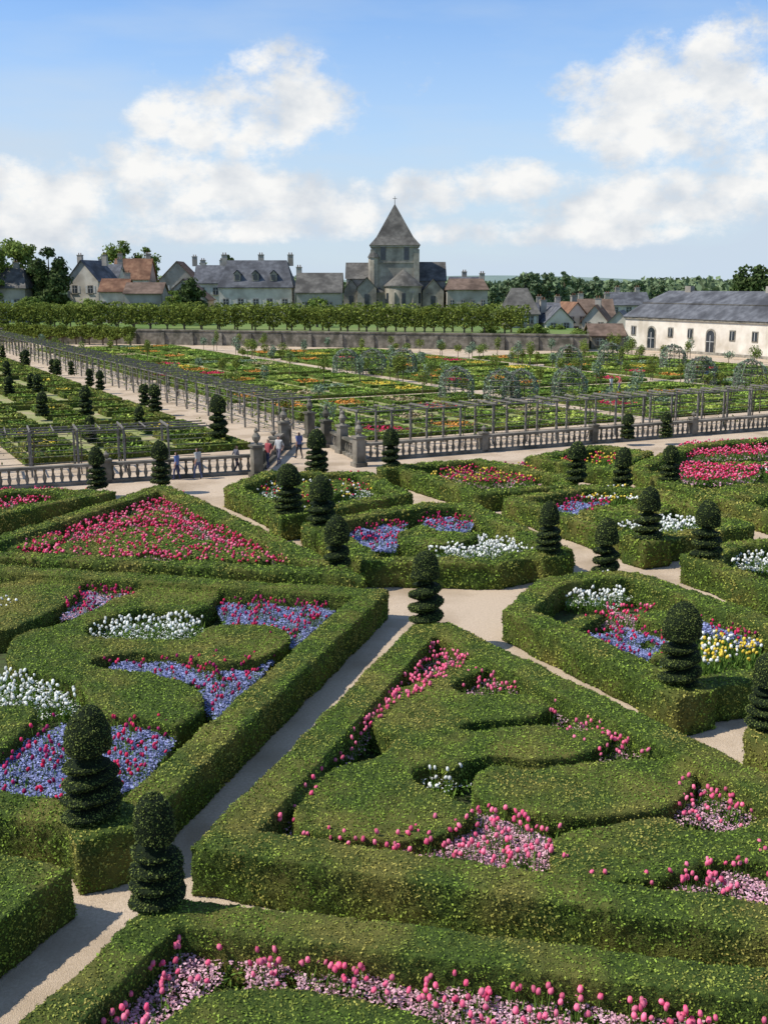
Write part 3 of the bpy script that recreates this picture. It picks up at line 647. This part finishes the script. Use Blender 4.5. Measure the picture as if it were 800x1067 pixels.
# ================= LONG BUILDING
def orangery():
    p0=G(650,363); dirv=-U; L=62; dp=11; hw=5.0; hr=9.0
    e=empty('long_garden_building',p0); out=V
    X=lambda s,d,z:tuple(p0+dirv*s+out*d+Vector((0,0,z)))
    ang=math.atan2(dirv.y,dirv.x)
    m=MB()
    m.face([X(0,0,0),X(L,0,0),X(L,0,hw),X(0,0,hw)]);m.face([X(0,dp,0),X(L,dp,0),X(L,dp,hw),X(0,dp,hw)])
    for s in(0,L): m.face([X(s,0,0),X(s,dp,0),X(s,dp,hw),X(s,0,hw)])
    m.build('walls',[M['render_o']],e)
    m=MB(); o=.4; kx=3.5
    a,b,c,d=X(-o,-o,hw),X(L+o,-o,hw),X(L-kx*.4,2.2,hw+2.1),X(kx*.4,2.2,hw+2.1)
    m.face([a,b,c,d]); A2,B2=X(-o,dp+o,hw),X(L+o,dp+o,hw); C2,D2=X(L-kx*.4,dp-2.2,hw+2.1),X(kx*.4,dp-2.2,hw+2.1)
    m.face([B2,A2,D2,C2]); m.face([a,d,D2,A2]); m.face([b,B2,C2,c])
    r0,r1=X(kx,dp/2,hr),X(L-kx,dp/2,hr)
    m.face([d,c,r1,r0],0); m.face([C2,D2,r0,r1],0); m.face([d,r0,D2],0); m.face([c,C2,r1],0)
    m.build('roof',[M['slate']],e)
    m=MB(); 
    def bx(s,d,z,hs,hd,hz,mi): q=X(s,d,z); m.box(q,(hs,hd,hz),ang,mi)
    bx(L/2,-.12,hw-.15,L/2+.2,.12,.15,0); bx(L/2,-.1,.2,L/2,.1,.2,0); bx(L/2,2.2,hw+2.12,L/2-kx*.4,.12,.07,3)
    n=15
    for i in range(n):
        s=(i+.5)*L/n
        if i%3==1:
            bx(s,-.04,1.5,.95,.05,1.5,0); bx(s,-.08,1.4,.75,.05,1.4,1); bx(s,-.14,1.4,.05,.02,1.4,2); bx(s,-.14,1.9,.75,.02,.04,2)
            pts=[X(s+.95*math.cos(t),-.09,3.0+.75*math.sin(t)) for t in np.linspace(0,math.pi,9)]; m.face(pts,0)
            pts=[X(s+.75*math.cos(t),-.125,2.8+.7*math.sin(t)) for t in np.linspace(0,math.pi,9)]; m.face(pts,1)
        else:
            bx(s,-.04,2.9,.55,.05,.75,0); bx(s,-.08,2.9,.42,.05,.6,1); bx(s,-.14,2.9,.04,.02,.6,2)
    m.build('openings_and_cornice',[M['stone'],M['glass'],M['shut'],M['slate2']],e)
    m=MB()
    for s in(8,24,40):
        q=X(s,dp/2,hr+.1); m.box(q,(.6,.4,.6),ang,0)
    m.build('chimneys',[M['render_g']],e)
orangery()
# ================= CHURCH
def church():
    D=236; zb=T
    cx=atD(410,300,D).x; e=empty('village_church',(cx,D,zb))
    zz=lambda py:atD(400,py,D).z; wx=lambda px:atD(px,300,D).x
    st,sl=M['church'],M['slate2']
    w=MB(); r=MB(); g=MB()
    tz=zz(256); hw=(wx(436)-wx(387))/2; tx=(wx(436)+wx(387))/2; ty=D+9
    w.box((tx,ty,(zb+tz)/2),(hw,hw,(tz-zb)/2),0); w.box((tx,ty,tz+.05),(hw+.3,hw+.3,.2),0); w.box((tx,ty,zz(273)),(hw+.15,hw+.15,.12),0)
    for sx in(-1,1):
        for sy in(-1,1): w.box((tx+sx*hw*.93,ty+sy*hw*.93,(zb+tz)/2-.3),(.6,.6,(tz-zb)/2-.3))
    ap=zz(209); a=hw+.5; mid=tz+(ap-tz)*.22; q=a*.72
    c4=lambda k,z:[(tx-k,ty-k,z),(tx+k,ty-k,z),(tx+k,ty+k,z),(tx-k,ty+k,z)]
    A,B=c4(a,tz+.25),c4(q,mid)
    for i in range(4): j=(i+1)%4; r.face([A[i],A[j],B[j],B[i]]); r.face([B[i],B[j],(tx,ty,ap)])
    r.cyl((tx,ty,ap-.2),(tx,ty,ap+1.6),.08,.05,5); r.box((tx,ty,ap+1.1),(.45,.05,.05)); 
    for sx in(-.5,.5):
        zc=zz(264)
        g.box((tx+sx*hw*1.0,ty-hw-.02,zc),(.55,.04,1.3))
        g.box((tx+hw+.02,ty+sx*hw,zc),(.04,.55,1.3)); g.box((tx-hw-.02,ty+sx*hw,zc),(.04,.55,1.3))
        pts=[(tx+sx*hw+.55*math.cos(t),ty-hw-.055,zc+1.3+.55*math.sin(t)) for t in np.linspace(0,math.pi,8)]; g.face(pts)
    tt=(tx-hw*.9,ty-hw*.9); w.lathe([(1.2,0),(1.2,zz(268)-zb)],(tt[0],tt[1],zb),8); r.lathe([(1.45,zz(268)-zb),(0,zz(255)-zb)],(tt[0],tt[1],zb),8)
    def apse(px0,px1,pe,pr,y,n=14,win=3):
        c=(wx(px0)+wx(px1))/2; R=(wx(px1)-wx(px0))/2
        w.lathe([(R,0),(R,zz(pe)-zb),(R+.25,zz(pe)-zb),(R+.25,zz(pe)-zb+.2)],(c,y,zb),n,0,math.pi,2*math.pi)
        r.lathe([(R+.4,zz(pe)-zb+.22),(.02,zz(pr)-zb)],(c,y,zb),n,0,math.pi-.05,2*math.pi+.05)
        for k in range(win):
            t=math.pi*(1+(k+.5)/win); p=(c+(R+.02)*math.cos(t),y+(R+.02)*math.sin(t),zz(pe)-2.4)
            g.box(p,(.05,.42,1.1),t)
        for k in range(win+1):
            t=math.pi*(1+k/win*.96+.02); p=(c+(R+.2)*math.cos(t),y+(R+.2)*math.sin(t),zb+(zz(pe)-zb)*.42); w.box(p,(.4,.3,(zz(pe)-zb)*.42),t,taper=.8)
    apse(401,440,299,280,ty-hw+.1)
    apse(382,402,306,293,ty-hw+1.2,10,1); apse(438,457,307,294,ty-hw+1.2,10,1)
    def gable(px0,px1,pe,pr,y0,dp,axis='y'):
        x0,x1=wx(px0),wx(px1); ze,zr=zz(pe),zz(pr); c=(x0+x1)/2
        w.box((c,y0+dp/2,(zb+ze)/2),((x1-x0)/2,dp/2,(ze-zb)/2))
        o=.3
        if axis=='y':
            w.face([(x0,y0,ze),(x1,y0,ze),(c,y0,zr)]); k=(zr-ze)/((x1-x0)/2)
            w.face([(x0,y0+dp,ze),(x1,y0+dp,ze),(c,y0+dp,zr)])
            r.face([(x0-o,y0-o,ze-o*k+.1),(c,y0-o,zr+.1),(c,y0+dp+o,zr+.1),(x0-o,y0+dp+o,ze-o*k+.1)])
            r.face([(x1+o,y0-o,ze-o*k+.1),(c,y0-o,zr+.1),(c,y0+dp+o,zr+.1),(x1+o,y0+dp+o,ze-o*k+.1)])
            g.box((c,y0-.03,zb+(ze-zb)*.6),(.5,.04,1.4))
        else:
            for x in(x0,x1): w.face([(x,y0,ze),(x,y0+dp,ze),(x,y0+dp/2,zr)])
            k=(zr-ze)/(dp/2)
            r.face([(x0-o,y0-o,ze-o*k+.1),(x1+o,y0-o,ze-o*k+.1),(x1+o,y0+dp/2,zr+.1),(x0-o,y0+dp/2,zr+.1)])
            r.face([(x0-o,y0+dp+o,ze-o*k+.1),(x1+o,y0+dp+o,ze-o*k+.1),(x1+o,y0+dp/2,zr+.1),(x0-o,y0+dp/2,zr+.1)])
            for xx in np.linspace(x0+1.5,x1-1.5,3): g.box((xx,y0-.03,zb+(ze-zb)*.6),(.4,.04,1.1))
    gable(360,393,290,273,ty-3,11,'x'); gable(372,392,300,289,ty-7,5,'y'); 
    gable(434,466,292,272,ty-1,11,'x'); gable(441,463,303,291,ty-6,6,'y'); gable(357,374,303,291,ty-5,8,'y')
    w.build('masonry',[st],e); r.build('slate_roofs',[sl],e); g.build('windows',[M['glass']],e)
church()
# ================= TREES
def tree(name,px,yt,yb_z,D,wpx,mat='tree_l',n=4500,s=.38,crown=.8,clumps=34):
    t=atD(px,yt,D); x,y=t.x,D; zb=yb_z; h=t.z-zb; w=wpx/F*D; e=empty(name,(x,y,zb)); m=MB()
    p=Vector((x,y,zb)); q=Vector((x+random.uniform(-.3,.3),y,zb+h*.55)); m.cyl(p,q,h*.03+.1,h*.015+.05,8)
    m.cyl(q,(x,y,zb+h*.9),h*.015+.05,.04,6)
    C=[]
    for k in range(clumps):
        while True:
            d=rng.uniform(-1,1,3)
            if np.linalg.norm(d)<1: break
        cz=zb+h*(1-crown/2)+d[2]*h*crown/2*.86
        c=np.array([x+d[0]*w/2*.8,y+d[1]*w/2*.8,cz]); C.append(c)
        if k%3==0: m.cyl(tuple(q+Vector((0,0,-h*.15*random.random()))),tuple(c),.12,.03,5)
    m.build('trunk_and_limbs',[M['bark']],e)
    P=[];N=[]
    for c in C:
        k=n//clumps; d=rng.normal(0,1,(k,3)); d/=np.linalg.norm(d,axis=1)[:,None]; rr=w*.17*rng.uniform(.6,1.25)
        P.append(c+d*rr*rng.uniform(.3,1.1,k)[:,None]*np.array([1,1,.75])); N.append(d)
    leafcloud('crown_leaves',np.concatenate(P),np.concatenate(N),s,M[mat],e)
tree('lime_tree',14,242,T,236,52,'tree_l',6000)
tree('lime_tree',-15,248,T,226,50,'tree_l',4000)
tree('dark_oak_tree',50,256,T,228,46,'tree_d',7000,crown=.95)
tree('dark_oak_tree',36,262,T,232,30,'tree_d',3500,crown=.95)
tree('maple_tree',124,248,T,285,40,'tree_l',5000); tree('maple_tree',150,250,T,285,32,'tree_l',4000)
tree('yew_tree',198,289,T,212,34,'tree_d',5000,crown=.98,s=.3)
tree('chestnut_tree',238,262,T,275,18,'tree_d',1500); tree('chestnut_tree',215,270,T,280,26,'tree_l',2000); tree('chestnut_tree',283,272,T,280,26,'tree_d',1800)
tree('chestnut_tree',180,300,T,206,18,'tree_l',1600,s=.25); tree('fruit_tree',30,308,T,206,30,'tree_l',2500,s=.25); tree('fruit_tree',88,310,T,206,40,'tree_l',2500,s=.25)
tree('fruit_tree',330,309,T,200,26,'tree_l',1500,s=.25)
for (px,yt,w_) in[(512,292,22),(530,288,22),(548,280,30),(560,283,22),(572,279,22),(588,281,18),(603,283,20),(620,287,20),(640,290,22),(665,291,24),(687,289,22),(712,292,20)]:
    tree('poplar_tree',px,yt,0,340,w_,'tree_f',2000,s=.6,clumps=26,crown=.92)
tree('oak_tree',785,278,0,420,46,'tree_d',3000,s=.8)
tree('fruit_tree',668,332,0,215,12,'tree_l',900,s=.25); tree('fruit_tree',580,338,0,190,20,'tree_l',1200,s=.25)
for (px,yt,w_) in[(602,341,22),(640,346,14),(560,336,22),(545,341,16),(512,338,26),(655,350,10)]: tree('fruit_tree',px,yt,0,174,w_,'tree_l',1400,s=.2,crown=.9)
def woods(name,x0,x1,D0,D1,h,n,s,mat):
    e=empty(name,((x0+x1)/2,(D0+D1)/2,0)); x=rng.uniform(x0,x1,n); y=rng.uniform(D0,D1,n)
    top=h*(.75+.12*np.sin(x*.045)+.1*np.sin(x*.13+2)+.08*np.sin(x*.31)); z=top*rng.uniform(0.02,1,n)**.7
    leafcloud('canopy',np.stack([x,y,z],1),rng.normal(0,1,(n,3)),s,M[mat],e,1,.8)
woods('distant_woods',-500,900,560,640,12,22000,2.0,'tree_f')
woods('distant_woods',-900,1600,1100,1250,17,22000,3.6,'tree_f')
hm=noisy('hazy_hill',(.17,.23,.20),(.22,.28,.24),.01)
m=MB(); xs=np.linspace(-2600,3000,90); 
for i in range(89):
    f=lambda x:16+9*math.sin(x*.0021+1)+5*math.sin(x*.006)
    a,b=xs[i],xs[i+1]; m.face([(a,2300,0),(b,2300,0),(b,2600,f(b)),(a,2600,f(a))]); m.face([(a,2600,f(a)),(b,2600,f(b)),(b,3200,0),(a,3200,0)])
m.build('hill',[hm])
# ================= PEOPLE
def solidm(n,c): return noisy(n,tuple(a*.9 for a in c),c,6)
skin=solidm('skin',(.55,.33,.24))
def person(p,head,shirt,pants,stride=.25,hgt=1.7,hair=(.06,.04,.03)):
    e=empty('walking_visitor',p); k=hgt/1.7
    J={'pel':(0,0,.92),'sp':(0,.01,1.15),'ch':(0,.0,1.36),'nk':(0,0,1.47),'hd':(0,.02,1.58),'tp':(0,.02,1.67),
     'sl':(-.19,0,1.40),'el':(-.23,-.06-stride*.3,1.13),'wl':(-.22,.08-stride*.4,.92),'hl':(-.22,.12-stride*.4,.83),
     'sr':(.19,0,1.40),'er':(.23,-.04+stride*.3,1.13),'wr':(.22,.10+stride*.4,.92),'hr':(.22,.14+stride*.4,.83),
     'pl':(-.10,0,.88),'kl':(-.10,.08+stride*.4,.48),'al':(-.10,stride,.08),'tl':(-.11,stride+.17,.03),
     'pr':(.10,0,.88),'kr':(.10,.05-stride*.4,.48),'ar':(.10,-stride,.10),'tr':(.11,-stride+.16,.03)}
    R={'pel':.15,'sp':.135,'ch':.15,'nk':.055,'hd':.095,'tp':.07,'sl':.065,'el':.045,'wl':.032,'hl':.04,'sr':.065,'er':.045,'wr':.032,'hr':.04,
     'pl':.095,'kl':.06,'al':.045,'tl':.035,'pr':.095,'kr':.06,'ar':.045,'tr':.035}
    E=[('pel','sp'),('sp','ch'),('ch','nk'),('nk','hd'),('hd','tp'),('ch','sl'),('sl','el'),('el','wl'),('wl','hl'),('ch','sr'),('sr','er'),('er','wr'),('wr','hr'),('pel','pl'),('pl','kl'),('kl','al'),('al','tl'),('pel','pr'),('pr','kr'),('kr','ar'),('ar','tr')]
    ks=list(J); me=bpy.data.meshes.new('body')
    me.from_pydata([tuple(v*k for v in J[a]) for a in ks],[(ks.index(a),ks.index(b)) for a,b in E],[])
    o=link('body',me); sm=o.modifiers.new('s','SKIN')
    for i,a in enumerate(ks): me.skin_vertices[0].data[i].radius=(R[a]*k*(1.15 if a in('ch','sp','pel') else 1),R[a]*k*(.75 if a in('ch','sp','pel') else 1))
    me.skin_vertices[0].data[0].use_root=True
    o.modifiers.new('b','SUBSURF').levels=2
    dg=bpy.context.evaluated_depsgraph_get(); m2=bpy.data.meshes.new_from_object(o.evaluated_get(dg)); bpy.data.objects.remove(o)
    m2.materials.clear()
    for q in(skin,solidm('shirt',shirt),solidm('trousers',pants),solidm('hair',hair)): m2.materials.append(q)
    for f in m2.polygons:
        c=f.center/k; mi=1
        if c.z>1.46: mi=3 if (c.z>1.62 or c.y<.0) else 0
        elif c.z<.93 and abs(c.x)<.17: mi=2
        elif abs(c.x)>.17 and c.z<1.12: mi=0
        if c.z<.07: mi=3
        f.material_index=mi; f.use_smooth=True
    m2.transform(Matrix.Translation(p)@Matrix.Rotation(head,4,'Z')); link('figure',m2,e)
pp=[((185,500),1.2,(.12,.18,.38),(.05,.06,.12)),((247,494),-1.0,(.12,.12,.14),(.06,.06,.08)),((207,499),1.0,(.4,.4,.38),(.1,.12,.2)),((280,488),2.4,(.35,.08,.09),(.06,.07,.12)),((291,484),2.6,(.5,.5,.48),(.15,.15,.2)),((312,478),.6,(.1,.12,.25),(.05,.05,.06)),((636,409),.6,(.6,.6,.6),(.1,.1,.2)),((645,408),1.6,(.4,.1,.1),(.1,.1,.2)),((735,401),2,(.2,.3,.5),(.1,.1,.1))]
for (q,h,s,t) in pp: person(G(*q),h,s,t,random.uniform(.15,.3),random.uniform(1.5,1.68))
# ================= WORLD
SAZ=math.radians(-100); SEL=math.radians(50)
w=bpy.data.worlds.new('World'); scene.world=w; w.use_nodes=True; nt=w.node_tree; N=nt.nodes; L=nt.links
bg=N['Background']; sky=N.new('ShaderNodeTexSky'); sky.sky_type='NISHITA'; sky.sun_disc=False; sky.sun_elevation=SEL; sky.sun_rotation=SAZ
sky.air_density=1.0; sky.dust_density=.4; sky.ozone_density=1.8
bg.inputs['Strength'].default_value=.12
tc=N.new('ShaderNodeTexCoord'); sep=N.new('ShaderNodeSeparateXYZ'); L.new(tc.outputs['Generated'],sep.inputs[0])
def math_(op,a,b=None,clamp=False):
    n=N.new('ShaderNodeMath'); n.operation=op; n.use_clamp=clamp
    for i,v in enumerate((a,b)):
        if v is None: continue
        if isinstance(v,(int,float)): n.inputs[i].default_value=v
        else: L.new(v,n.inputs[i])
    return n.outputs[0]
az=math_('ARCTAN2',sep.outputs['X'],sep.outputs['Y']); el=math_('ARCSINE',sep.outputs['Z'])
def blob(px,py,rx,ry):
    d=ray(px,py); a=math.atan2(d.x,d.y); e_=math.asin(d.z/d.length)
    X=math_('MULTIPLY',math_('SUBTRACT',az,a),F/rx); Y=math_('MULTIPLY',math_('SUBTRACT',el,e_),F/ry)
    r=math_('ADD',math_('MULTIPLY',X,X),math_('MULTIPLY',Y,Y)); return math_('SUBTRACT',1.0,r)
acc=None
for b_ in [(295,108,66,44),(250,130,82,34),(205,138,50,24),(165,128,24,26),(700,108,98,48),(770,78,92,50),(650,125,62,38),(60,205,105,32),(175,178,62,32),(130,215,100,26),(255,200,76,30),(325,212,70,26),(435,203,40,22),(545,190,60,20),(625,222,80,22),(720,205,100,26),(790,190,60,26),(30,240,140,20),(250,240,120,12),(560,242,140,14)]:
    o=blob(*b_); acc=o if acc is None else math_('MAXIMUM',acc,o)
mp=N.new('ShaderNodeMapping'); mp.inputs['Scale'].default_value=(1,1,1.5); L.new(tc.outputs['Generated'],mp.inputs[0])
nz=N.new('ShaderNodeTexNoise'); nz.inputs['Scale'].default_value=20; nz.inputs['Detail'].default_value=10; nz.inputs['Roughness'].default_value=.64; L.new(mp.outputs[0],nz.inputs['Vector'])
nf=math_('MULTIPLY',math_('SUBTRACT',nz.outputs['Fac'],.5),5.2)
dens=math_('ADD',math_('MAXIMUM',acc,-1.3),nf)
cov=N.new('ShaderNodeMapRange'); cov.interpolation_type='SMOOTHSTEP'; cov.inputs['From Min'].default_value=-.6; cov.inputs['From Max'].default_value=.95; L.new(dens,cov.inputs['Value'])
mp2=N.new('ShaderNodeMapping'); mp2.inputs['Scale'].default_value=(1,1,5); mp2.inputs['Rotation'].default_value=(0,.15,0); L.new(tc.outputs['Generated'],mp2.inputs[0])
nz2=N.new('ShaderNodeTexNoise'); nz2.inputs['Scale'].default_value=3.6; nz2.inputs['Detail'].default_value=8; L.new(mp2.outputs[0],nz2.inputs['Vector'])
veil=N.new('ShaderNodeMapRange'); veil.inputs['From Min'].default_value=.42; veil.inputs['From Max'].default_value=.74; veil.inputs['To Max'].default_value=.5; L.new(nz2.outputs['Fac'],veil.inputs['Value'])
lowv=N.new('ShaderNodeMapRange'); lowv.inputs['From Min'].default_value=.24; lowv.inputs['From Max'].default_value=0.0; lowv.inputs['To Min'].default_value=0; lowv.inputs['To Max'].default_value=.9; L.new(el,lowv.inputs['Value'])
vs=math_('ADD',veil.outputs[0],lowv.outputs[0],True)
skm=N.new('ShaderNodeMixRGB'); skm.blend_type='MULTIPLY'; skm.inputs['Fac'].default_value=1; L.new(sky.outputs[0],skm.inputs['Color1']); skm.inputs['Color2'].default_value=(1.0,1.22,1.5,1)
mixv=N.new('ShaderNodeMixRGB'); L.new(vs,mixv.inputs['Fac']); L.new(skm.outputs[0],mixv.inputs['Color1']); mixv.inputs['Color2'].default_value=(5.0,5.9,6.9,1)
nz3=N.new('ShaderNodeTexNoise'); nz3.inputs['Scale'].default_value=24; nz3.inputs['Detail'].default_value=7; L.new(mp.outputs[0],nz3.inputs['Vector'])
cr=N.new('ShaderNodeMapRange'); cr.inputs['From Min'].default_value=-.55; cr.inputs['From Max'].default_value=.5; L.new(math_('ADD',math_('MULTIPLY',dens,.15),math_('MULTIPLY',math_('SUBTRACT',nz3.outputs['Fac'],.5),3.4)),cr.inputs['Value'])
ccol=N.new('ShaderNodeMixRGB'); ccol.inputs['Color1'].default_value=(5.5,5.9,6.4,1); ccol.inputs['Color2'].default_value=(7.9,7.9,7.8,1); L.new(cr.outputs[0],ccol.inputs['Fac'])
mixc=N.new('ShaderNodeMixRGB'); L.new(cov.outputs[0],mixc.inputs['Fac']); L.new(mixv.outputs[0],mixc.inputs['Color1']); L.new(ccol.outputs[0],mixc.inputs['Color2'])
L.new(mixc.outputs[0],bg.inputs['Color'])
sd=bpy.data.lights.new('sun','SUN'); sd.energy=5.0; sd.angle=math.radians(.5); sd.color=(1,.94,.84)
so=bpy.data.objects.new('sun',sd); scene.collection.objects.link(so)
sv=Vector((math.sin(SAZ)*math.cos(SEL),math.cos(SAZ)*math.cos(SEL),math.sin(SEL)))
so.rotation_euler=sv.to_track_quat('Z','Y').to_euler()
# ================= CAMERA
cd=bpy.data.cameras.new('camera'); cam=bpy.data.objects.new('camera',cd); scene.collection.objects.link(cam); scene.camera=cam
cam.location=(0,0,CH); cam.rotation_euler=(math.pi/2-PIT,0,0); cd.sensor_fit='VERTICAL'; cd.sensor_height=36; cd.lens=36*F/1067; cd.clip_end=9000; cd.clip_start=.1
scene.view_settings.view_transform='Standard'; scene.view_settings.look='None'; scene.view_settings.exposure=0
